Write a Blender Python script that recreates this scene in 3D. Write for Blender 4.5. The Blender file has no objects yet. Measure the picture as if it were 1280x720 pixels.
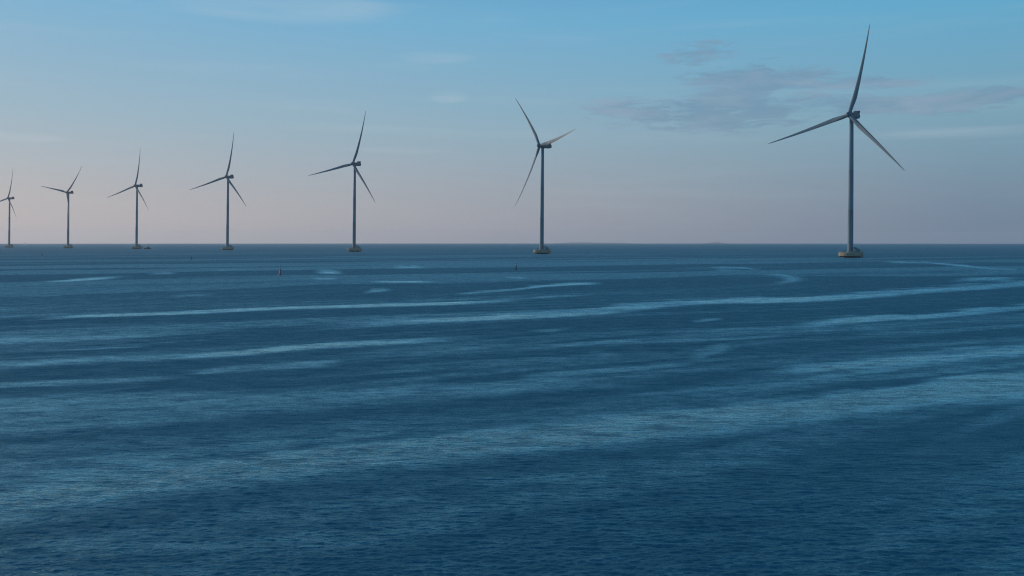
import bpy, bmesh, math
import numpy as np
from mathutils import Vector, Matrix, Euler

R = math.radians
sc = bpy.context.scene
C = sc.collection
rng = np.random.default_rng(7)

# ------------------------------------------------------------------ camera
FPX, W, HC, Y0 = 1100.0, 1280.0, 9.8, 302.5      # focal length (px), width, eye height, level line
RE = 7.4e6                                       # earth radius with refraction
cam = bpy.data.cameras.new('camera')
cam.sensor_width = 36; cam.lens = FPX / W * 36
cam.shift_y = -(360 - Y0) / W
cam.clip_start = 0.5; cam.clip_end = 60000
camo = bpy.data.objects.new('camera', cam); C.objects.link(camo)
camo.location = (0, 0, HC); camo.rotation_euler = (R(90), 0, 0)
sc.camera = camo
def drop(x, y): return -(x * x + y * y) / (2 * RE)

# ------------------------------------------------------------------ node helpers
class NT:
    def __init__(s, tree):
        s.t = tree; s.n = tree.nodes; s.l = tree.links; s.n.clear()
    def new(s, typ, **kw):
        nd = s.n.new(typ)
        for k, v in kw.items(): setattr(nd, k, v)
        return nd
    def put(s, sock, v):
        if isinstance(v, bpy.types.NodeSocket): s.l.new(v, sock)
        elif v is not None: sock.default_value = v
    def m(s, op, a, b=None, c=None, clamp=False):
        nd = s.new('ShaderNodeMath', operation=op); nd.use_clamp = clamp
        s.put(nd.inputs[0], a); s.put(nd.inputs[1], b)
        if c is not None: s.put(nd.inputs[2], c)
        return nd.outputs[0]
    def mr(s, v, a, b, c=0.0, d=1.0, smooth=False):
        nd = s.new('ShaderNodeMapRange')
        if smooth: nd.interpolation_type = 'SMOOTHSTEP'
        s.put(nd.inputs['Value'], v)
        for k, q in (('From Min', a), ('From Max', b), ('To Min', c), ('To Max', d)): s.put(nd.inputs[k], q)
        return nd.outputs['Result']
    def mix(s, fac, a, b, blend='MIX'):
        nd = s.new('ShaderNodeMix', data_type='RGBA', blend_type=blend)
        s.put(nd.inputs[0], fac); s.put(nd.inputs[6], a); s.put(nd.inputs[7], b)
        return nd.outputs[2]
    def noise(s, vec, scale, detail=3, rough=0.5, dist=0.0):
        nd = s.new('ShaderNodeTexNoise')
        s.put(nd.inputs['Vector'], vec); nd.inputs['Scale'].default_value = scale
        nd.inputs['Detail'].default_value = detail; nd.inputs['Roughness'].default_value = rough
        nd.inputs['Distortion'].default_value = dist
        return nd.outputs[0]
    def comb(s, x, y, z):
        nd = s.new('ShaderNodeCombineXYZ')
        s.put(nd.inputs[0], x); s.put(nd.inputs[1], y); s.put(nd.inputs[2], z)
        return nd.outputs[0]
    def ramp(s, fac, pts, interp='EASE'):
        nd = s.new('ShaderNodeValToRGB'); s.put(nd.inputs[0], fac)
        cr = nd.color_ramp; cr.interpolation = interp
        while len(cr.elements) < len(pts): cr.elements.new(0.5)
        for e, (p, c) in zip(cr.elements, pts): e.position = p; e.color = c
        return nd.outputs[0]
def lin(r, g, b, k=1.0):
    f = lambda v: ((v / 255 + .055) / 1.055) ** 2.4 if v > 10.3 else v / 255 / 12.92
    return (f(r) * k, f(g) * k, f(b) * k, 1)

# ------------------------------------------------------------------ light
SUN_AZ, SUN_EL = R(-56), R(6.5)       # azimuth from the view direction, towards the left
sd = Vector((math.sin(SUN_AZ) * math.cos(SUN_EL), math.cos(SUN_AZ) * math.cos(SUN_EL), math.sin(SUN_EL)))
sun = bpy.data.lights.new('sun', 'SUN'); sun.energy = 2.0; sun.angle = R(0.5); sun.color = (1.0, .82, .64)
so = bpy.data.objects.new('sun', sun); C.objects.link(so)
so.rotation_euler = sd.to_track_quat('Z', 'Y').to_euler(); so.location = (-200, 100, 150)

world = bpy.data.worlds.new('World'); sc.world = world; world.use_nodes = True
N = NT(world.node_tree)
sky = N.new('ShaderNodeTexSky'); sky.sky_type = 'NISHITA'; sky.sun_disc = False
sky.sun_elevation = SUN_EL; sky.sun_rotation = SUN_AZ; sky.altitude = 0
sky.air_density = 1.0; sky.dust_density = 1.2; sky.ozone_density = 2.5
geo = N.new('ShaderNodeTexCoord')
sep = N.new('ShaderNodeSeparateXYZ'); N.l.new(geo.outputs['Generated'], sep.inputs[0])
dx, dy, dz = sep.outputs
el = N.m('MULTIPLY', N.m('ARCSINE', dz), 180 / math.pi)           # degrees above the level
az = N.m('MULTIPLY', N.m('ARCTAN2', dx, dy), 180 / math.pi)
elf = N.mr(el, -2, 90)
P = lambda d: (d + 2) / 92
near_sun = N.ramp(elf, [(P(-2), lin(176, 176, 181)), (P(0.4), lin(197, 186, 185)), (P(3), lin(184, 183, 187)), (P(7.5), lin(158, 184, 200)),
                        (P(14), lin(126, 180, 213)), (P(20), lin(92, 158, 204)), (P(35), lin(66, 120, 164)), (P(90), lin(36, 78, 116))], 'LINEAR')
far_sun = N.ramp(elf, [(P(-2), lin(108, 126, 150)), (P(0.4), lin(114, 131, 156)), (P(3), lin(122, 146, 166)), (P(7.5), lin(126, 168, 188)),
                       (P(14), lin(98, 172, 209)), (P(20), lin(76, 150, 196)), (P(35), lin(56, 112, 158)), (P(90), lin(34, 76, 114))], 'LINEAR')
cosd = N.m('DIVIDE', N.m('ADD', N.m('MULTIPLY', dx, math.sin(SUN_AZ)), N.m('MULTIPLY', dy, math.cos(SUN_AZ))),
           N.m('MAXIMUM', N.m('POWER', N.m('SUBTRACT', 1.0, N.m('MULTIPLY', dz, dz)), 0.5), 0.01))
g = N.mr(cosd, 0.10, 0.93)
grad = N.mix(g, far_sun, near_sun)
# --- clouds: thin drifts with their own places in the sky
wv = N.noise(N.comb(N.m('MULTIPLY', az, .09), N.m('MULTIPLY', el, .5), 3.7), 1.0, 3)
cx = N.m('ADD', az, N.m('MULTIPLY', N.m('SUBTRACT', wv, .5), 3.0))
cy = N.m('ADD', el, N.m('MULTIPLY', N.m('SUBTRACT', wv, .5), .8))
n1 = N.noise(N.comb(N.m('MULTIPLY', cx, .22), N.m('MULTIPLY', cy, .95), 1.3), 1.0, 7, .58, .3)
n2 = N.noise(N.comb(N.m('MULTIPLY', az, .06), N.m('MULTIPLY', el, .8), 9.1), 1.0, 6, .55)
def blob(px, py, rx, ry, tilt=0.0):
    a0 = math.degrees(math.atan((px - 640) / FPX)); e0 = math.degrees(math.atan((Y0 - py) / FPX * math.cos(R(a0))))
    k = 180 / math.pi / FPX
    u = N.m('DIVIDE', N.m('SUBTRACT', az, a0), rx * k)
    v = N.m('DIVIDE', N.m('SUBTRACT', N.m('SUBTRACT', el, e0), N.m('MULTIPLY', N.m('SUBTRACT', az, a0), tilt)), ry * k)
    return N.m('MAXIMUM', N.m('SUBTRACT', 1.0, N.m('ADD', N.m('MULTIPLY', u, u), N.m('MULTIPLY', v, v))), 0.0)
def cmax(*a):
    o = a[0]
    for b in a[1:]: o = N.m('MAXIMUM', o, b)
    return o
dark_m = cmax(blob(905, 138, 220, 36), blob(945, 100, 120, 34), blob(1060, 132, 150, 20), blob(1225, 126, 170, 20, -.02), N.m('MULTIPLY', blob(876, 68, 75, 24), .8),
              N.m('MULTIPLY', blob(1070, 105, 110, 16), .75))
n3 = N.noise(N.comb(N.m('MULTIPLY', cx, .5), N.m('MULTIPLY', cy, 2.6), 4.4), 1.0, 8, .62, .5)
cl = N.mr(N.m('ADD', N.m('ADD', N.m('MULTIPLY', n1, .9), N.m('MULTIPLY', n3, .9)), N.m('MULTIPLY', N.m('SUBTRACT', dark_m, .5), .42)), .84, 1.08, 0, 1, True)
cl = N.m('MULTIPLY', cl, N.mr(dark_m, 0, .6, 0, 1, True))
pale_m = cmax(blob(350, 5, 160, 26), N.m('MULTIPLY', blob(545, 72, 60, 9), .7), N.m('MULTIPLY', blob(560, 121, 30, 10), .7), N.m('MULTIPLY', blob(28, 171, 50, 7), .9),
              N.m('MULTIPLY', blob(500, 188, 80, 5), .7), N.m('MULTIPLY', blob(1210, 166, 120, 8), .6), N.m('MULTIPLY', blob(430, 160, 120, 8), .5))
pl = N.m('MULTIPLY', N.mr(pale_m, 0, .7, 0, 1, True), N.mr(n2, .3, .62, .1, 1, True))
thin = N.m('MULTIPLY', N.mr(n2, .5, .75, 0, 1, True), N.mr(el, 0, 8, .05, .12))
ccol = N.mix(N.mr(n1, .46, .72), lin(112, 144, 172), lin(148, 164, 186))
grad = N.mix(N.m('MULTIPLY', cl, .62), grad, ccol)
grad = N.mix(N.m('ADD', N.m('MULTIPLY', pl, .22), thin), grad, lin(188, 205, 216))
# the Nishita sky carries a share of the light; the measured evening colours carry the rest
nis = N.mix(1.0, sky.outputs[0], (1, 1, 1, 1), 'MULTIPLY')
mixed = N.mix(0.94, nis, N.mix(1.0, grad, (12, 12, 12, 1), 'MULTIPLY'))
bgd = N.new('ShaderNodeBackground'); N.l.new(mixed, bgd.inputs[0]); bgd.inputs[1].default_value = 0.0833
wo = N.new('ShaderNodeOutputWorld'); N.l.new(bgd.outputs[0], wo.inputs[0])

# ------------------------------------------------------------------ materials
def mat(name, col, rough=.5, spec=.5, metal=0.0, var=0.0, scale=1.0, bump=0.0, streak=0.0, emit=None):
    m = bpy.data.materials.new(name); m.use_nodes = True
    n = NT(m.node_tree)
    b = n.new('ShaderNodeBsdfPrincipled'); o = n.new('ShaderNodeOutputMaterial'); n.l.new(b.outputs[0], o.inputs[0])
    tc = n.new('ShaderNodeTexCoord').outputs['Object']
    c = (*col, 1)
    if var:
        f = n.noise(tc, scale, 5, .6)
        c = n.mix(n.mr(f, .3, .7), tuple(v * (1 - var) for v in col) + (1,), tuple(min(1, v * (1 + var)) for v in col) + (1,))
    if streak:
        mp = n.new('ShaderNodeMapping'); n.l.new(tc, mp.inputs[0]); mp.inputs['Scale'].default_value = (1.3, 1.3, .05)
        c = n.mix(n.mr(n.noise(mp.outputs[0], 1.0, 5, .6), .5, .75, 0, streak), c, tuple(v * .55 for v in col) + (1,))
    n.put(b.inputs['Base Color'], c)
    b.inputs['Roughness'].default_value = rough; b.inputs['Metallic'].default_value = metal
    b.inputs['Specular IOR Level'].default_value = spec
    if bump:
        bp = n.new('ShaderNodeBump'); bp.inputs['Distance'].default_value = bump
        n.l.new(n.noise(tc, scale * 3, 4), bp.inputs['Height']); n.l.new(bp.outputs[0], b.inputs['Normal'])
    return m
M = dict(
    paint=mat('pale_grey_tower_paint', (.15, .225, .27), .6, var=.04, scale=.3, streak=.15),
    blade=mat('pale_grey_blade_gelcoat', (.14, .21, .25), .6, var=.05, scale=.2),
    nacelle=mat('grey_nacelle_shell', (.10, .13, .15), .5, var=.08, scale=.6),
    cooler=mat('dark_cooler_grille', (.05, .07, .085), .6, var=.1, scale=2),
    steel=mat('galvanised_steel', (.20, .22, .23), .5, metal=.4, var=.1, scale=3),
    door=mat('door_grey', (.10, .13, .15), .5),
    orange=mat('yellow_safety_paint', (.45, .30, .05), .5, var=.15, scale=2),
    cabinet=mat('cabinet_grey_green', (.17, .21, .21), .5, var=.1, scale=1),
    red=mat('red_buoy_paint', (.42, .015, .09), .45, var=.15, scale=3),
    dark=mat('dark_buoy_paint', (.012, .02, .03), .6, var=.2, scale=3),
    hull=mat('dark_blue_hull', (.02, .035, .05), .4, var=.1, scale=1),
    cabin=mat('grey_blue_wheelhouse', (.06, .085, .10), .4, var=.1, scale=1),
    glass=mat('dark_window_glass', (.01, .015, .02), .08),
    white=mat('white_boat_paint', (.75, .76, .76), .4, var=.04, scale=1),
    sail=mat('white_sailcloth', (.85, .85, .84), .8, var=.04, scale=.5),
    land=mat('hazy_wooded_shore', (.03, .045, .04), .9, var=.3, scale=.01),
)
# weathered concrete, wet and weedy near the waterline, with shade under the rim painted dark
m = bpy.data.materials.new('weathered_concrete'); m.use_nodes = True
n = NT(m.node_tree); b = n.new('ShaderNodeBsdfPrincipled'); o = n.new('ShaderNodeOutputMaterial'); n.l.new(b.outputs[0], o.inputs[0])
tc = n.new('ShaderNodeTexCoord').outputs['Object']; sp = n.new('ShaderNodeSeparateXYZ'); n.l.new(tc, sp.inputs[0])
f = n.noise(tc, .8, 6, .62)
c = n.mix(n.mr(f, .3, .7), (.31, .265, .18, 1), (.44, .39, .285, 1))
mp = n.new('ShaderNodeMapping'); n.l.new(tc, mp.inputs[0]); mp.inputs['Scale'].default_value = (1.1, 1.1, .12)
c = n.mix(n.mr(n.noise(mp.outputs[0], 1.6, 4), .52, .7, 0, .6), c, (.15, .11, .07, 1))
wet_shade = n.mr(n.m('ADD', sp.outputs[2], n.m('MULTIPLY', n.m('SUBTRACT', f, .5), .5)), .75, 1.05, 1, 0)
c = n.mix(wet_shade, c, (.018, .03, .022, 1)); n.put(b.inputs['Base Color'], c)
n.put(b.inputs['Roughness'], n.mr(wet_shade, 0, 1, .85, .35)); M['concrete'] = m

# ------------------------------------------------------------------ mesh helpers
def link(name, me, m=None, parent=None):
    o = bpy.data.objects.new(name, me); C.objects.link(o)
    if m and not me.materials: me.materials.append(m)
    if parent: o.parent = parent
    return o
def bm_obj(name, bm, m, parent=None, smooth=None):
    me = bpy.data.meshes.new(name)
    bmesh.ops.recalc_face_normals(bm, faces=bm.faces)
    if smooth is not None:
        for f in bm.faces: f.smooth = True
        for e in bm.edges:
            if len(e.link_faces) == 2 and e.calc_face_angle(0) > R(smooth): e.smooth = False
    bm.to_mesh(me); bm.free()
    return link(name, me, m, parent)
def lathe(bm, prof, seg=32, cx=0, cy=0, cap=True):
    rings = []
    for r, z in prof:
        rings.append([bm.verts.new((cx + r * math.cos(2 * math.pi * i / seg), cy + r * math.sin(2 * math.pi * i / seg), z)) for i in range(seg)])
    for a, b in zip(rings, rings[1:]):
        for i in range(seg): bm.faces.new((a[i], a[(i + 1) % seg], b[(i + 1) % seg], b[i]))
    if cap: bm.faces.new(rings[0][::-1]); bm.faces.new(rings[-1])
def tube(bm, pts, r, seg=8, r2=None, closed=False):
    pts = [Vector(p) for p in pts]; rings = []; n_ = len(pts)
    for i, p in enumerate(pts):
        if closed: d = pts[(i + 1) % n_] - pts[i - 1]
        else: d = pts[min(i + 1, n_ - 1)] - pts[max(i - 1, 0)]
        d.normalize(); a = Vector((0, 0, 1)) if abs(d.z) < .9 else Vector((1, 0, 0))
        u = d.cross(a).normalized(); v = d.cross(u)
        rr = r if r2 is None else r + (r2 - r) * i / (n_ - 1)
        rings.append([bm.verts.new(p + rr * (math.cos(2 * math.pi * k / seg) * u + math.sin(2 * math.pi * k / seg) * v)) for k in range(seg)])
    pairs = list(zip(rings, rings[1:])) + ([(rings[-1], rings[0])] if closed else [])
    for a, b in pairs:
        for k in range(seg): bm.faces.new((a[k], a[(k + 1) % seg], b[(k + 1) % seg], b[k]))
    if not closed: bm.faces.new(rings[0][::-1]); bm.faces.new(rings[-1])
def box(bm, x0, x1, y0, y1, z0, z1, bev=0.0, mtx=None):
    r = bmesh.ops.create_cube(bm, size=1)
    vs = r['verts']
    for v in vs: v.co = Vector(((x0 + x1) / 2 + v.co.x * (x1 - x0), (y0 + y1) / 2 + v.co.y * (y1 - y0), (z0 + z1) / 2 + v.co.z * (z1 - z0)))
    if bev:
        es = list({e for v in vs for e in v.link_edges})
        rr = bmesh.ops.bevel(bm, geom=es, offset=bev, segments=3, affect='EDGES', profile=.6)
        vs = list({v for f in rr['faces'] for v in f.verts} | {v for v in vs if v.is_valid})
    if mtx:
        for v in vs: v.co = mtx @ v.co
def tag(o, label, cat, group=None, kind=None):
    if label: o['label'] = label
    if cat: o['category'] = cat
    if group: o['group'] = group
    if kind: o['kind'] = kind
def empty(name, loc, rot=(0, 0, 0)):
    o = bpy.data.objects.new(name, None); C.objects.link(o); o.location = loc; o.rotation_euler = rot
    o.empty_display_size = 1; return o

# ------------------------------------------------------------------ wind turbine parts (one mesh each, shared)
HUB, BL = 90.0, 56.0
MESH = {}
def mk(key, name, fn, m, smooth=35):
    bm = bmesh.new(); fn(bm); o = bm_obj(name, bm, M[m], None, smooth)
    MESH[key] = o.data; bpy.data.objects.remove(o)
def f_foundation(bm):
    lathe(bm, [(6.0, -8), (6.2, -1.5), (6.3, .15), (7.2, .75), (7.75, .95), (7.85, 1.1), (7.85, 3.0), (7.7, 3.2), (7.4, 3.25), (7.3, 3.0), (3.4, 3.15), (2.7, 3.3), (2.6, 4.0), (0.1, 4.02)], 72)
mk('foundation', 'foundation', f_foundation, 'concrete')
def f_tower(bm):
    lathe(bm, [(1.95, 3.95), (1.95, 4.2), (1.72, 4.22), (1.70, 14), (1.62, 30), (1.63, 30.02), (1.63, 30.25), (1.61, 30.27), (1.47, 55), (1.48, 55.02), (1.48, 55.25), (1.46, 55.27),
               (1.26, 80), (1.2, 87.6), (1.42, 87.8), (1.42, 88.2), (0.2, 88.21)], 40)
mk('tower', 'tower', f_tower, 'paint', 50)
def f_door(bm):
    box(bm, 1.62, 1.80, -.55, .55, 4.3, 6.6, .06)
mk('door', 'door', f_door, 'door')
def f_rail(bm):
    for z in (3.75, 4.35): tube(bm, [(7.5 * math.cos(a), 7.5 * math.sin(a), z) for a in np.linspace(0, 2 * math.pi, 49)[:-1]], .045, 5, closed=True)
    for a in np.linspace(0, 2 * math.pi, 25)[:-1]: tube(bm, [(7.5 * math.cos(a), 7.5 * math.sin(a), 3.1), (7.5 * math.cos(a), 7.5 * math.sin(a), 4.35)], .05, 5)
mk('rail', 'railing', f_rail, 'steel', 80)
def f_landing(bm):
    for y in (-.9, .9):
        tube(bm, [(8.35, y, -4), (8.35, y, 3.6), (8.1, y, 3.9), (7.3, y, 3.9)], .16, 8)
        for z in (.2, 2.6): tube(bm, [(8.35, y, z), (7.0, y, z)], .1, 6)
mk('landing', 'boat_landing', f_landing, 'orange', 60)
def f_ladder(bm):
    for y in (-.28, .28): tube(bm, [(8.15, y, -3), (8.15, y, 4.4)], .05, 6)
    for z in np.arange(-2.6, 4.3, .35): tube(bm, [(8.15, -.28, z), (8.15, .28, z)], .025, 5)
mk('ladder', 'ladder', f_ladder, 'steel', 60)
def f_cabinet(bm):
    box(bm, 3.0, 5.8, -1.3, 1.3, 3.02, 5.2, .08)
    vs = [bm.verts.new(p) for p in ((2.2, -1.2, 5.204), (5.7, -1.2, 5.204), (2.2, -1.2, 6.9), (2.2, 1.2, 5.204), (5.7, 1.2, 5.204), (2.2, 1.2, 6.9))]
    for q in ((0, 1, 2), (3, 5, 4), (0, 3, 4, 1), (1, 4, 5, 2), (0, 2, 5, 3)): bm.faces.new([vs[i] for i in q])
mk('cabinet', 'equipment_cabinet', f_cabinet, 'cabinet')
for key_ in ('foundation', 'rail', 'landing', 'ladder'): MESH[key_].transform(Matrix.Diagonal((.9, .9, 1, 1)))
# nacelle frame: +Y points downwind (tail), -Y to the rotor; origin at tower axis, hub height
def f_nacelle(bm):
    secs = [(-2.2, 1.35, 1.4, 0), (-1.6, 1.65, 1.65, 0), (0, 1.75, 1.75, 0), (4, 1.75, 1.75, .05), (7.2, 1.65, 1.65, .1), (8.4, 1.3, 1.35, .2)]
    rings = []
    for y, hw, hh, zc in secs:
        ring = []
        for i in range(32):
            a = 2 * math.pi * i / 32; ca, sa = math.cos(a), math.sin(a); p = .38
            ring.append(bm.verts.new((hw * math.copysign(abs(ca) ** p, ca), y, zc + hh * math.copysign(abs(sa) ** p, sa))))
        rings.append(ring)
    for a, b_ in zip(rings, rings[1:]):
        for i in range(32): bm.faces.new((a[i], a[(i + 1) % 32], b_[(i + 1) % 32], b_[i]))
    bm.faces.new(rings[0]); bm.faces.new(rings[-1])
mk('nacelle', 'nacelle', f_nacelle, 'nacelle', 40)
def f_cooler(bm):
    box(bm, -1.7, 1.7, 5.6, 7.4, 1.7, 3.1, .08)
    box(bm, -1.9, 1.9, 5.4, 7.6, 3.103, 3.25, .03)
    for x in (-1.2, 1.2): tube(bm, [(x, 7.0, 3.25), (x, 7.0, 4.3)], .05, 6)
mk('cooler', 'cooler', f_cooler, 'cooler')
def f_spinner(bm):
    prof = [(1.35, 1.0), (1.62, .6), (1.72, 0), (1.68, -.7), (1.5, -1.4), (1.15, -2.0), (.6, -2.4), (.08, -2.5)]
    rings = [[bm.verts.new((r * math.cos(2 * math.pi * i / 28), y, r * math.sin(2 * math.pi * i / 28))) for i in range(28)] for r, y in prof]
    for a, b_ in zip(rings, rings[1:]):
        for i in range(28): bm.faces.new((a[i], a[(i + 1) % 28], b_[(i + 1) % 28], b_[i]))
    bm.faces.new(rings[0]); bm.faces.new(rings[-1])
mk('hub', 'hub', f_spinner, 'nacelle', 50)
def f_blade(bm):
    ns, nc = 48, 24; rings = []
    for i in range(ns + 1):
        s = i / ns; z = .9 + (BL - .9) * s
        blend = min(1, max(0, (s - .03) / .17)); blend = blend * blend * (3 - 2 * blend)
        ch_air = 3.35 * (1 - s) ** .85 * (1 - .25 * s) + .35
        if s > .95: ch_air *= max(.25, 1 - ((s - .95) / .05) ** 2 * .75)
        chord = 2.3 * (1 - blend) + ch_air * blend
        thick = chord * ((1 - blend) + blend * (.34 - .2 * s))
        tw = R(8 * (1 - s) ** 1.6 + 1) * blend
        bend = -BL * math.sin(R(6)) * s ** 2
        ring = []
        for k in range(nc):
            a = 2 * math.pi * k / nc
            xc = math.cos(a); yc = math.sin(a)
            x = xc * chord / 2
            tf = ((1 - blend) + blend * (0.35 + 0.65 * (1 - xc) / 2) * 1.25)
            y = yc * thick / 2 * tf
            x += chord * .18 * blend
            ring.append(bm.verts.new((x * math.cos(tw) - y * math.sin(tw), x * math.sin(tw) + y * math.cos(tw) + bend, z)))
        rings.append(ring)
    for a, b_ in zip(rings, rings[1:]):
        for k in range(nc): bm.faces.new((a[k], a[(k + 1) % nc], b_[(k + 1) % nc], b_[k]))
    bm.faces.new(rings[0]); bm.faces.new(rings[-1])
mk('blade', 'blade', f_blade, 'blade', 60)

LEAN = R(.55)
OVH = 3.2
def turbine(hubpx, basex, yaw, th, tilt, label, front):
    """hub pixel gives the distance of a 90 m hub; yaw = wind direction; th = blade angle"""
    Y = FPX * (HUB - HC) / (Y0 - hubpx[1]); X = (basex - 640) * Y / FPX
    root = empty('wind_turbine', (X, Y, drop(X, Y)), (0, LEAN, 0))
    tag(root, label, 'wind turbine', 'offshore wind turbines in a long row')
    base_rot = Matrix.Rotation(R(front), 4, 'Z')
    fo = link('foundation', MESH['foundation'], None, root)
    ra = link('railing', MESH['rail'], None, fo)
    la = link('boat_landing', MESH['landing'], None, root); ld = link('ladder', MESH['ladder'], None, la)
    cb = link('equipment_cabinet', MESH['cabinet'], None, root)
    for o in (la, cb): o.matrix_local = base_rot
    to = link('tower', MESH['tower'], None, root)
    do = link('door', MESH['door'], None, to); do.matrix_local = Matrix.Rotation(R(front - 60), 4, 'Z')
    # nacelle: local -Y must look along the upwind direction (-sin a, -cos a)
    nm = Matrix.Translation((0, 0, HUB)) @ Matrix.Rotation(-R(yaw), 4, 'Z')
    na = link('nacelle', MESH['nacelle'], None, root); na.matrix_local = nm
    co = link('cooler', MESH['cooler'], None, na)
    rm = nm @ Matrix.Translation((0, -OVH, 0)) @ Matrix.Rotation(R(-tilt), 4, 'X')
    hb = link('hub', MESH['hub'], None, root); hb.matrix_local = rm
    for k in range(3):
        bl = link('blade', MESH['blade'], None, root)
        bl.matrix_local = rm @ Matrix.Rotation(R(th + 120 * k), 4, 'Y')
    return root
turbine((1063.1, 144), 1062.8, 49, 14, 5, 'tallest and nearest wind turbine, far right of the row, on a yellowish concrete base', -12)
turbine((674.4, 182.4), 677.0, 56, 82, 5, 'second tallest wind turbine, one blade pointing up left and one down left', -5)
turbine((441.9, 205), 442.5, 30, 18, 5, 'third tallest wind turbine, standing left of the picture centre on a grey base', 0)
turbine((284, 221.1), 284.2, 25.5, 13, 5, 'mid-distance wind turbine, between the third tallest one and the one beside a workboat', 8)
turbine((170.4, 232.1), 170.6, 30, 12, 5, 'distant wind turbine with the small dark workboat beside its base', 14)
turbine((85, 240.6), 85., 24, 41, 5, 'distant wind turbine with one blade hanging straight down along its tower', 18)
turbine((11.3, 247.7), 11.4, 27, 14, 6, 'smallest and farthest wind turbine, at the left edge with a blade cut by the frame', 22)

# ------------------------------------------------------------------ buoys
def at(px, py):
    Y = FPX * HC / (py - Y0)
    for _ in range(4): Y = FPX * (HC - drop((px - 640) * Y / FPX, Y)) / (py - Y0)
    X = (px - 640) * Y / FPX
    return Vector((X, Y, drop(X, Y)))
def buoy(px, py, h, r, key, lean, label, bands=True):
    root = empty('spar_buoy', at(px, py), (R(lean[0]), R(lean[1]), 0)); tag(root, label, 'buoy', 'spar buoys scattered on the water')
    bm = bmesh.new(); lathe(bm, [(r * 1.5, -1.5), (r * 1.7, -.2), (r * 1.7, .25), (r * 1.1, .45), (r, .5), (r * .8, h * .66), (.06, h * .68)], 20)
    bm_obj('float', bm, M[key], root, 40)
    bm = bmesh.new(); tube(bm, [(0, 0, h * .66), (0, 0, h)], .05, 8); pole = bm_obj('pole', bm, M['steel'], root, 60)
    bm = bmesh.new(); lathe(bm, [(.05, h - .25), (.14, h - .24), (.14, h - .03), (.04, h)], 12)
    bm_obj('topmark', bm, M[key], pole, 50)
buoy(350, 343.9, 2.8, .21, 'red', (0, 1), 'red spar buoy with a thin pole, nearest of the four buoys')
buoy(644.6, 337, 2.3, .2, 'dark', (3, 9), 'dark leaning spar buoy below and left of the second tallest turbine')
buoy(239.5, 324.3, 2.1, .19, 'dark', (0, 0), 'dark upright spar buoy left of the fourth turbine from the right')
buoy(52.5, 319.4, 2.3, .25, 'dark', (0, -2), 'dark spar buoy in the left part, between the two farthest turbines')
# ------------------------------------------------------------------ small craft
def hull_mesh(bm, L, Wd, Hh, sheer=.5):
    ns = 14; rings = []
    for i in range(ns + 1):
        s = i / ns; x = (s - .5) * L
        w = Wd / 2 * (1 - max(0, (s - .45) / .55) ** 2.2) * (.86 + .14 * min(1, s / .2)) + .02
        z = Hh + sheer * max(0, s - .3) ** 2 * 2
        rings.append([bm.verts.new((x + (0.06 * L * s if k in (0, 4) else 0), w * a, zz)) for k, (a, zz) in enumerate(((-1, z), (-.85, .2), (0, -.55), (.85, .2), (1, z)))])
    for a, b_ in zip(rings, rings[1:]):
        for k in range(4): bm.faces.new((a[k], a[k + 1], b_[k + 1], b_[k]))
        bm.faces.new((a[4], a[0], b_[0], b_[4]))
    bm.faces.new(rings[0]); bm.faces.new(rings[-1])
wb = empty('workboat', at(184.3, 311.4), (0, 0, R(172))); tag(wb, 'small dark workboat with a wheelhouse and mast beside a distant turbine', 'boat')
bm = bmesh.new(); hull_mesh(bm, 10, 3.4, 1.3); bm_obj('hull', bm, M['hull'], wb, 40)
bm = bmesh.new(); box(bm, -2.6, .6, -1.2, 1.2, 1.25, 3.3, .1); wh = bm_obj('wheelhouse', bm, M['cabin'], wb, 30)
for side in (-1, 1):
    bm = bmesh.new(); box(bm, -2.2, .3, side * 1.21 - .02, side * 1.21 + .02, 2.2, 2.9, .0); bm_obj('window', bm, M['glass'], wh)
bm = bmesh.new(); tube(bm, [(-1.6, 0, 3.2), (-1.6, 0, 8.2)], .09, 8, .05); tube(bm, [(-1.6, -.7, 6.2), (-1.6, .7, 6.2)], .04, 6); bm_obj('mast', bm, M['steel'], wb, 60)
bm = bmesh.new()
tube(bm, [(4.6, 0, 2.2), (4.6, 0, 3.0)], .05, 6)
for y in (-1.3, 1.3): tube(bm, [(4.4, y * .25, 2.9), (3, y * .8, 2.7), (1.4, y * 1.1, 2.4)], .05, 6)
bm_obj('railing', bm, M['steel'], wb, 60)

sb = empty('sailboat', at(31.2, 306.3), (0, 0, R(20))); tag(sb, 'tiny white sailboat on the horizon right of the farthest turbine', 'sailboat')
bm = bmesh.new(); hull_mesh(bm, 9.5, 3.0, 1.0); bm_obj('hull', bm, M['white'], sb, 40)
bm = bmesh.new(); tube(bm, [(.8, 0, .9), (.8, 0, 11.5)], .09, 8, .06); bm_obj('mast', bm, M['steel'], sb, 60)
def sail(pts, name):
    bm = bmesh.new(); A, B, Cc = [Vector(p) for p in pts]; n_ = 8; g_ = {}
    for i in range(n_ + 1):
        for j in range(n_ + 1 - i):
            u, v = i / n_, j / n_; p = A + (B - A) * u + (Cc - A) * v
            p.y += 1.6 * (u * v + u * (1 - u - v) * .5) * 1.2
            g_[i, j] = bm.verts.new(p)
    for i in range(n_):
        for j in range(n_ - i):
            bm.faces.new((g_[i, j], g_[i + 1, j], g_[i, j + 1]))
            if i + j < n_ - 1: bm.faces.new((g_[i + 1, j], g_[i + 1, j + 1], g_[i, j + 1]))
    bmesh.ops.solidify(bm, geom=bm.faces[:], thickness=.03)
    bm_obj(name, bm, M['sail'], sb, 60)
sail([(.7, 0, 1.9), (-3.8, .2, 1.9), (.7, 0, 11.3)], 'mainsail'); sail([(4.6, 0, 1.4), (1.0, .3, 1.6), (.9, 0, 9.6)], 'jib')

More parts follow.
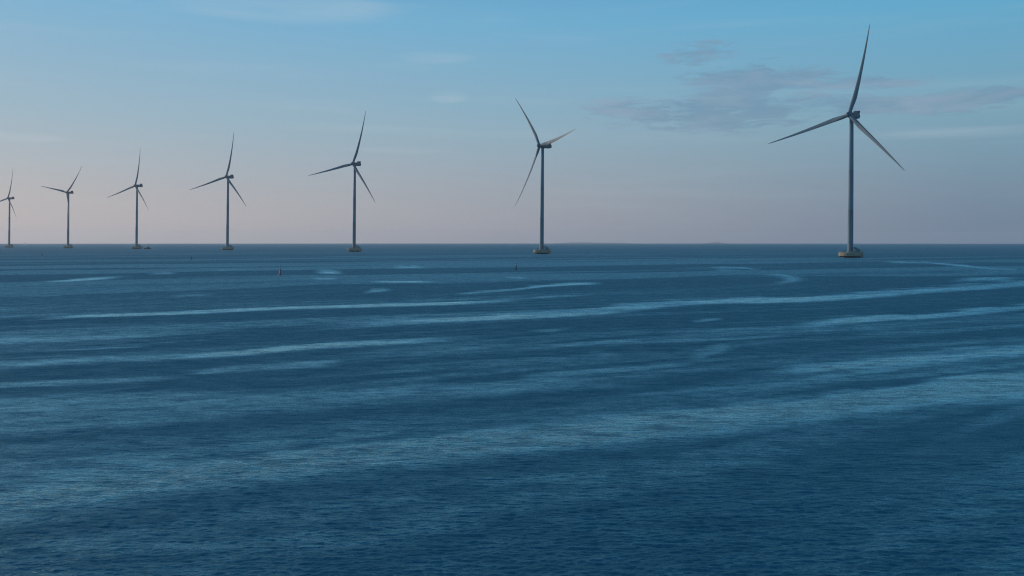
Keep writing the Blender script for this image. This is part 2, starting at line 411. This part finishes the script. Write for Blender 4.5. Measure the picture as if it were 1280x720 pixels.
# ------------------------------------------------------------------ far shores on the horizon
def shore(px0, px1, r, top, seed, name, label):
    rg = np.random.default_rng(seed); bm = bmesh.new(); n_ = 60; rows = []
    for i in range(n_ + 1):
        u = i / n_; a = math.atan((px0 + (px1 - px0) * u - 640) / FPX)
        env = math.sin(math.pi * u) ** .6 if 0 < u < 1 else 0
        hz = env * (.62 + .25 * math.sin(u * 9 + seed) * .5 + .2 * rg.random())
        row = []
        for j, (dr, hh) in enumerate(((-160, -.15), (-70, .6), (0, 1), (90, .5), (170, -.15))):
            rr = r + dr; z0 = -(rr * rr) / (2 * RE)
            row.append(bm.verts.new((rr * math.sin(a), rr * math.cos(a), z0 - 1 + (top + 1) * hz * max(hh, 0) + (1 if hh < 0 else 0) * -1)))
        rows.append(row)
    for a, b_ in zip(rows, rows[1:]):
        for j in range(4): bm.faces.new((a[j], a[j + 1], b_[j + 1], b_[j]))
    o = bm_obj(name, bm, M['land'], None, 60); o['kind'] = 'structure'
shore(879, 910, 12000, 17, 3, 'far_island', ''); shore(690, 790, 13400, 21, 5, 'far_coast', '')

# ------------------------------------------------------------------ the sea
# one sheet to beyond the horizon, waves as real displacement; fine near the shore of the viewer, coarse far off
import time; T0 = time.time()
def lattice(seed, n=256):
    return np.random.default_rng(seed).random((n, n)).astype(np.float32)
def vnoise(x, y, seed, octv=3):
    L = lattice(seed); out = np.zeros_like(x, dtype=np.float32); amp, tot, fq = 1., 0., 1.
    for _ in range(octv):
        xs, ys = x * fq + 37.1 * _, y * fq + 11.7 * _
        xi = np.floor(xs); yi = np.floor(ys); fx = (xs - xi).astype(np.float32); fy = (ys - yi).astype(np.float32)
        fx = fx * fx * (3 - 2 * fx); fy = fy * fy * (3 - 2 * fy)
        i = xi.astype(np.int64) & 255; j = yi.astype(np.int64) & 255; i1 = (i + 1) & 255; j1 = (j + 1) & 255
        out += amp * ((L[i, j] * (1 - fx) + L[i1, j] * fx) * (1 - fy) + (L[i, j1] * (1 - fx) + L[i1, j1] * fx) * fy)
        tot += amp; amp *= .5; fq *= 2.03
    return out / tot
azs = np.concatenate([np.linspace(-180, -44, 70)[:-1], np.linspace(-44, 44, 1500), np.linspace(44, 180, 70)[1:-1]])
azs = np.radians(azs)
py_rows = np.concatenate([np.linspace(2600, 800, 60)[:-1], np.linspace(800, 306.0, 1500)])
rr = FPX * HC / (py_rows - Y0)
rr = np.concatenate([rr, np.geomspace(rr[-1] * 1.03, 14300, 60)])
nr, nc = len(rr), len(azs)
A, Rr = np.meshgrid(azs, rr); X = (Rr * np.sin(A)); Yc = (Rr * np.cos(A))
dR = np.gradient(rr)[:, None]; dT = (rr[:, None] * np.gradient(azs)[None, :])
# calm slicks: long streaks lying about 30 degrees across, and the named bands of the photograph
ca, sa = math.cos(R(28)), math.sin(R(28))
U = (X * ca + Yc * sa); V = (-X * sa + Yc * ca)
wob = (vnoise(U / 60, V / 30, 1, 2) - .5) * 14
st1 = vnoise(U / 90 + 3, (V + wob) / 9, 2, 3); st2 = vnoise(U / 35 + 8, (V + wob) / 3.2, 3, 3); st3 = vnoise(U / 260, (V + wob * 2) / 24, 4, 4)
def ss(v, a, b): t = np.clip((v - a) / (b - a), 0, 1); return t * t * (3 - 2 * t)
near = ss(Rr, 220, 60)
calm = .40 * ss(st1, .52, .63) * near + .24 * ss(st2, .50, .72) * near + .27 * ss(st3, .52, .66) * (1 - near) * ss(-Rr, -1100, -200) 
PX = 640 + FPX * np.tan(np.clip(A, -1.2, 1.2)); PY = Y0 + FPX * HC / np.maximum(Yc, 1) ; PY = np.where(np.abs(A) < 1.2, PY, 9999)
edge = (vnoise(U / 12, V / 2.5, 9, 3) - .5); edge2 = vnoise(U / 30, V / 50, 19, 2) - .5; brk = np.where(Rr < 170, ss(vnoise(U / 22, V / 7, 33, 3), .28, .55), ss(vnoise(U / 70, V / 24, 41, 4), .36, .56))
BANDS = [  # polyline on the water, half width at start and end, strength
    ([(-60, 429), (60, 425), (200, 420), (245, 417)], 5, 2, .95), ([(345, 413), (420, 407), (500, 402), (700, 391), (860, 380), (1000, 373), (1150, 363), (1240, 357), (1320, 352)], 5, 3, 1.0),
    ([(10, 402), (100, 396), (250, 391), (350, 386), (450, 383), (600, 376), (690, 372)], 1.5, 2.6, .8), ([(-60, 390), (50, 386), (120, 382)], 1.5, 1, .5),
    ([(-60, 462), (50, 452), (180, 446), (300, 440), (400, 431), (480, 427), (600, 422), (640, 417)], 6, 3, .8), ([(220, 466), (320, 459), (400, 453), (440, 449)], 3, 5, .55),
    ([(940, 414), (1000, 408), (1080, 401), (1160, 395), (1230, 388), (1320, 378)], 4, 3.5, .85), ([(920, 474), (980, 463), (1080, 456), (1180, 449), (1320, 434)], 5, 11, .8),
    ([(-60, 512), (150, 502), (300, 497), (450, 490), (560, 486), (700, 478), (860, 470)], 16, 7, .45), ([(300, 498), (480, 492), (640, 489)], 6, 3, .3),
    ([(-80, 640), (60, 612), (200, 590), (330, 575), (480, 560), (600, 548), (720, 534), (840, 523), (1000, 508), (1150, 494), (1330, 480)], 32, 12, 1.0),
    ([(-80, 585), (100, 572), (300, 556), (500, 535), (620, 524)], 14, 8, .35),
    ([(30, 353), (90, 350), (140, 347), (172, 344)], 1.2, 2, .7), ([(180, 342), (226, 341.5)], 1.2, 1.2, .6), ([(475, 334), (520, 334), (548, 335)], 2.4, 2, .7),
    ([(440, 352), (520, 352), (565, 352.5)], 1, 1.6, .75), ([(390, 340), (425, 340.5), (432, 341)], 2.6, 2, .75), ([(380, 348.5), (432, 348)], 1.2, 1.6, .7),
    ([(450, 366), (465, 363), (495, 362.5)], 2.5, 1.5, .75), ([(335, 336), (390, 337)], .8, .8, .5), ([(240, 338), (300, 336.5), (340, 338)], 1, .8, .5),
    ([(620, 346), (650, 347), (672, 347)], 1.6, 2, .7), ([(560, 368), (640, 363), (680, 358), (715, 355.5), (760, 354)], 1, 2, .7), ([(620, 375), (690, 371), (760, 368)], 1.2, 1, .45),
    ([(790, 365), (855, 362.5), (935, 358), (975, 355), (992, 350), (985, 345), (950, 341), (905, 338)], 1.6, 1.6, .75),
    ([(870, 334), (930, 335), (960, 338)], 1, 1, .5), ([(1095, 327), (1160, 328), (1190, 331), (1240, 336), (1290, 338)], 1.2, 1.2, .55), ([(1180, 352), (1230, 349), (1290, 347)], 2, 1.5, .5),
    ([(655, 414), (690, 413), (720, 410)], 2, 1.5, .55), ([(830, 417), (880, 413), (920, 410)], 2.5, 1.5, .45), ([(860, 403), (910, 398)], 1.6, 1.4, .5), ([(200, 371), (280, 368)], 2, 2, .45),
    ([(980, 720), (1100, 665), (1180, 625), (1330, 575)], 40, 26, .2), ([(560, 600), (760, 588), (930, 590)], 12, 10, .28), ([(850, 450), (890, 438), (930, 432)], 7, 5, .35),
    ([(0, 372), (60, 370), (120, 366)], .8, .8, .4), ([(480, 376), (640, 372)], .8, .8, .4), ([(640, 436), (760, 428), (900, 424), (1010, 418)], 2.5, 2, .4), ([(1040, 420), (1180, 414), (1320, 404)], 2.5, 2.5, .45), ([(640, 470), (760, 462), (880, 452)], 4, 3, .4), ([(-40, 482), (120, 476), (260, 468)], 4, 3, .45), ([(0, 440), (90, 437), (200, 432)], 1.5, 1.5, .4), ([(700, 500), (900, 484), (1100, 472), (1320, 452)], 3, 4, .35), ([(730, 440), (800, 446)], 4, 4, .25), ([(60, 690), (400, 668), (620, 650)], 16, 10, .3)]
for pts, w0, w1, stg in BANDS:
    pts = list(pts)
    if pts[-1][0] >= 1320: (xa, ya), (xb, yb) = pts[-2:]; pts.append((xb + 320, yb + (yb - ya) / (xb - xa) * 320))
    if pts[0][0] <= -40: (xa, ya), (xb, yb) = pts[:2]; pts.insert(0, (xa - 320, ya - (yb - ya) / (xb - xa) * 320))
    xs = np.array([p[0] for p in pts], float); ys = np.array([p[1] for p in pts], float)
    if np.all(np.diff(xs) > 0):
        sel = np.where((PY > ys.min() - 80) & (PY < ys.max() + 80) & (PX > xs[0] - 5) & (PX < xs[-1] + 5))
        px, py = PX[sel], PY[sel]; t = (px - xs[0]) / (xs[-1] - xs[0])
        w = w0 + (w1 - w0) * np.clip(t, 0, 1)
        d = (py - np.interp(px, xs, ys) - edge2[sel] * w * 1.6) / (w * (1 + 1.3 * edge[sel])) + edge[sel] * 1.1
        ef = .18 if xs[-1] - xs[0] > 180 else .42
        endf = ss(t, 0, ef) * ss(1 - t, 0, ef)
        calm[sel] = np.maximum(calm[sel], np.minimum(1, stg * 1.25) * endf * ((.62 + .38 * brk[sel]) if max(w0, w1) < 10 else (.85 + .15 * brk[sel])) * np.exp(-np.abs(d) ** 3.6))
    else:
        sel = np.where((PY > ys.min() - 10) & (PY < ys.max() + 10) & (PX > xs.min() - 30) & (PX < xs.max() + 30)); px, py = PX[sel], PY[sel]
        best = np.full(px.shape, 1e9)
        for (xa, ya), (xb, yb) in zip(pts, pts[1:]):
            ll = (xb - xa) ** 2 + 36 * (yb - ya) ** 2; t = np.clip(((px - xa) * (xb - xa) + 36 * (py - ya) * (yb - ya)) / ll, 0, 1)
            best = np.minimum(best, np.hypot((px - xa - t * (xb - xa)) / 6, py - ya - t * (yb - ya)))
        calm[sel] = np.maximum(calm[sel], stg * .75 * (.2 + .8 * brk[sel]) * np.exp(-(best / (w0 * (1 + 1.2 * edge[sel]))) ** 2))
calm = np.clip(calm * (.8 + .5 * vnoise(U / 8, V / 1.2, 12, 3)), 0, 1).astype(np.float32)
gust = (.75 + .5 * vnoise(U / 25, V / 10, 21, 3)).astype(np.float32)
# wave components
NW = 170
lam = np.exp(rng.uniform(math.log(.12), math.log(8), NW)); psi = rng.normal(R(3), R(19), NW)
slope = np.exp(-(np.log(lam / .25) / .95) ** 2); slope *= math.sqrt(2 * SLOPEVAR / (slope ** 2).sum()) if (SLOPEVAR := .036) else 1
Z = np.zeros((nr, nc), np.float32); unres = np.zeros((nr, nc), np.float32)
for l_, p_, s_ in zip(lam, psi, slope):
    k = 2 * math.pi / l_; kx, ky = k * math.sin(p_), k * math.cos(p_)
    rmax = 700; last = np.searchsorted(rr, rmax)
    xr, yr = X[:last], Yc[:last]
    krr = np.abs(kx * np.sin(azs) + ky * np.cos(azs))[None, :] * dR[:last]; ktt = np.abs(kx * np.cos(azs) - ky * np.sin(azs))[None, :] * dT[:last]
    att = np.clip(1.7 - (krr + ktt) / 1.1, 0, 1).astype(np.float32)
    rows = np.where(att.max(1) > 0)[0]; n_ = (rows.max() + 1) if len(rows) else 0
    unres[:last] += (1 - att ** 2) * s_ * s_ / 2; unres[last:] += s_ * s_ / 2
    if n_:
        ph = (kx * xr[:n_] + ky * yr[:n_]).astype(np.float32) + rng.uniform(0, 6.28)
        sn = np.sin(ph)
        small = 1 if l_ < 2.5 else .35
        Z[:n_] += (s_ / k) * att[:n_] * (sn + .18 * (1 - 2 * np.abs(np.cos(ph / 2)))) * (1 - .40 * calm[:n_] * small) * gust[:n_]
ms = (.005 + unres * .75) * (1 - .95 * calm) * gust
rough = np.clip(np.maximum(ms, 1e-4) ** .25, .06, .5).astype(np.float32)
Z = Z + (-(Rr * Rr) / (2 * RE)).astype(np.float32)
co = np.empty((nr * nc + 1, 3), np.float32)
co[:-1, 0] = X.ravel(); co[:-1, 1] = Yc.ravel(); co[:-1, 2] = Z.ravel(); co[-1] = 0
ii = np.arange(nr - 1)[:, None] * nc; jj = np.arange(nc)[None, :]; j2 = (jj + 1) % nc
quads = np.stack([ii + jj, ii + nc + jj, ii + nc + j2, ii + j2], -1).reshape(-1, 4)[:, ::-1]
quads = quads[:, ::-1] if False else quads
fan = np.stack([np.full(nc, nr * nc), np.arange(nc), (np.arange(nc) + 1) % nc], -1)[:, [0, 2, 1]]
me = bpy.data.meshes.new('sea'); nq, nf = len(quads), len(fan)
me.vertices.add(len(co)); me.vertices.foreach_set('co', co.ravel())
me.loops.add(nq * 4 + nf * 3); me.loops.foreach_set('vertex_index', np.concatenate([quads.ravel(), fan.ravel()]).astype(np.int32))
me.polygons.add(nq + nf)
me.polygons.foreach_set('loop_start', np.concatenate([np.arange(nq) * 4, nq * 4 + np.arange(nf) * 3]).astype(np.int32))
me.update(calc_edges=True)
for nm_, arr in (('calm', calm), ('sea_rough', rough)):
    at_ = me.attributes.new(nm_, 'FLOAT', 'POINT'); at_.data.foreach_set('value', np.append(arr.ravel(), .3).astype(np.float32))
m = bpy.data.materials.new('sea_water'); m.use_nodes = True
n = NT(m.node_tree); o = n.new('ShaderNodeOutputMaterial')
a1 = n.new('ShaderNodeAttribute', attribute_name='calm').outputs['Fac']; a2 = n.new('ShaderNodeAttribute', attribute_name='sea_rough').outputs['Fac']
tc = n.new('ShaderNodeTexCoord').outputs['Object']
mp = n.new('ShaderNodeMapping'); n.l.new(tc, mp.inputs[0]); mp.inputs['Rotation'].default_value = (0, 0, R(-6)); mp.inputs['Scale'].default_value = (.4, 1.2, 1)
h1 = n.noise(mp.outputs[0], 6.5, 5, .65, .4)
h2 = n.noise(mp.outputs[0], 1.8, 5, .65, .3)
bp = n.new('ShaderNodeBump'); n.put(bp.inputs['Strength'], n.mr(a1, 0, 1, 1, .45)); bp.inputs['Distance'].default_value = .10
n.l.new(h1, bp.inputs['Height'])
bp3 = n.new('ShaderNodeBump'); n.put(bp3.inputs['Strength'], n.mr(a1, 0, 1, 1, .5)); bp3.inputs['Distance'].default_value = .35
n.l.new(n.noise(mp.outputs[0], .4, 6, .7, .3), bp3.inputs['Height']); n.l.new(bp.outputs[0], bp3.inputs['Normal'])
bp2 = n.new('ShaderNodeBump'); n.put(bp2.inputs['Strength'], n.mr(a1, 0, 1, 1, .5)); bp2.inputs['Distance'].default_value = .12
n.l.new(h2, bp2.inputs['Height']); n.l.new(bp3.outputs[0], bp2.inputs['Normal']); 
df = n.new('ShaderNodeBsdfDiffuse'); df.inputs['Color'].default_value = (.042, .155, .205, 1)
gl = n.new('ShaderNodeBsdfGlossy'); gl.inputs['Color'].default_value = (.60, .945, 1, 1); n.put(gl.inputs['Roughness'], a2); n.l.new(bp2.outputs[0], gl.inputs['Normal'])
fr = n.new('ShaderNodeFresnel'); fr.inputs['IOR'].default_value = 1.333; n.l.new(bp2.outputs[0], fr.inputs['Normal'])
ms_ = n.new('ShaderNodeMixShader')
mpv = n.new('ShaderNodeMapping'); n.l.new(tc, mpv.inputs[0]); mpv.inputs['Scale'].default_value = (.55, 1.15, 1); mpv.inputs['Rotation'].default_value = (0, 0, R(8))
ripple_sheen = n.mr(n.noise(mpv.outputs[0], .55, 8, .88, .2), .39, .61, .35, 1.65)      # noise painted into the reflection strength, standing in for ripple glints
n.l.new(n.m('MULTIPLY', n.m('MULTIPLY', fr.outputs[0], ripple_sheen), n.mr(a1, 0, .9, n.m('SUBTRACT', 1.0, n.m('MULTIPLY', a2, 1.65)), 1.24), clamp=True), ms_.inputs[0])
n.l.new(df.outputs[0], ms_.inputs[1]); n.l.new(gl.outputs[0], ms_.inputs[2]); n.l.new(ms_.outputs[0], o.inputs[0])
me.materials.append(m)
seao = bpy.data.objects.new('sea', me); C.objects.link(seao); seao['kind'] = 'structure'
print('sea', len(co), round(time.time() - T0, 1), 's; normal z', me.polygons[1000].normal.z)

# ------------------------------------------------------------------ haze
bm = bmesh.new(); box(bm, -15000, 15000, -15000, 15000, -16, 165)
hz = bm_obj('haze', bm, None); hz['kind'] = 'stuff'
m = bpy.data.materials.new('sea_haze'); m.use_nodes = True; n = NT(m.node_tree)
v = n.new('ShaderNodeVolumePrincipled'); v.inputs['Density'].default_value = .8e-4; v.inputs['Color'].default_value = (.95, .93, .95, 1); v.inputs['Anisotropy'].default_value = .3
o = n.new('ShaderNodeOutputMaterial'); n.l.new(v.outputs[0], o.inputs['Volume']); hz.data.materials.append(m)

# ------------------------------------------------------------------ render settings
sc.view_settings.view_transform = 'Standard'; sc.view_settings.look = 'None'
sc.view_settings.exposure = 0; sc.view_settings.gamma = 1; sc.view_settings.use_curve_mapping = False
sc.cycles.use_denoising = True; sc.cycles.filter_width = 1.15; sc.cycles.denoiser = 'OPENIMAGEDENOISE'; sc.cycles.denoising_input_passes = 'RGB_ALBEDO_NORMAL'; sc.cycles.denoising_prefilter = 'NONE'; sc.cycles.max_bounces = 5; sc.cycles.volume_bounces = 1
sc.render.film_transparent = False
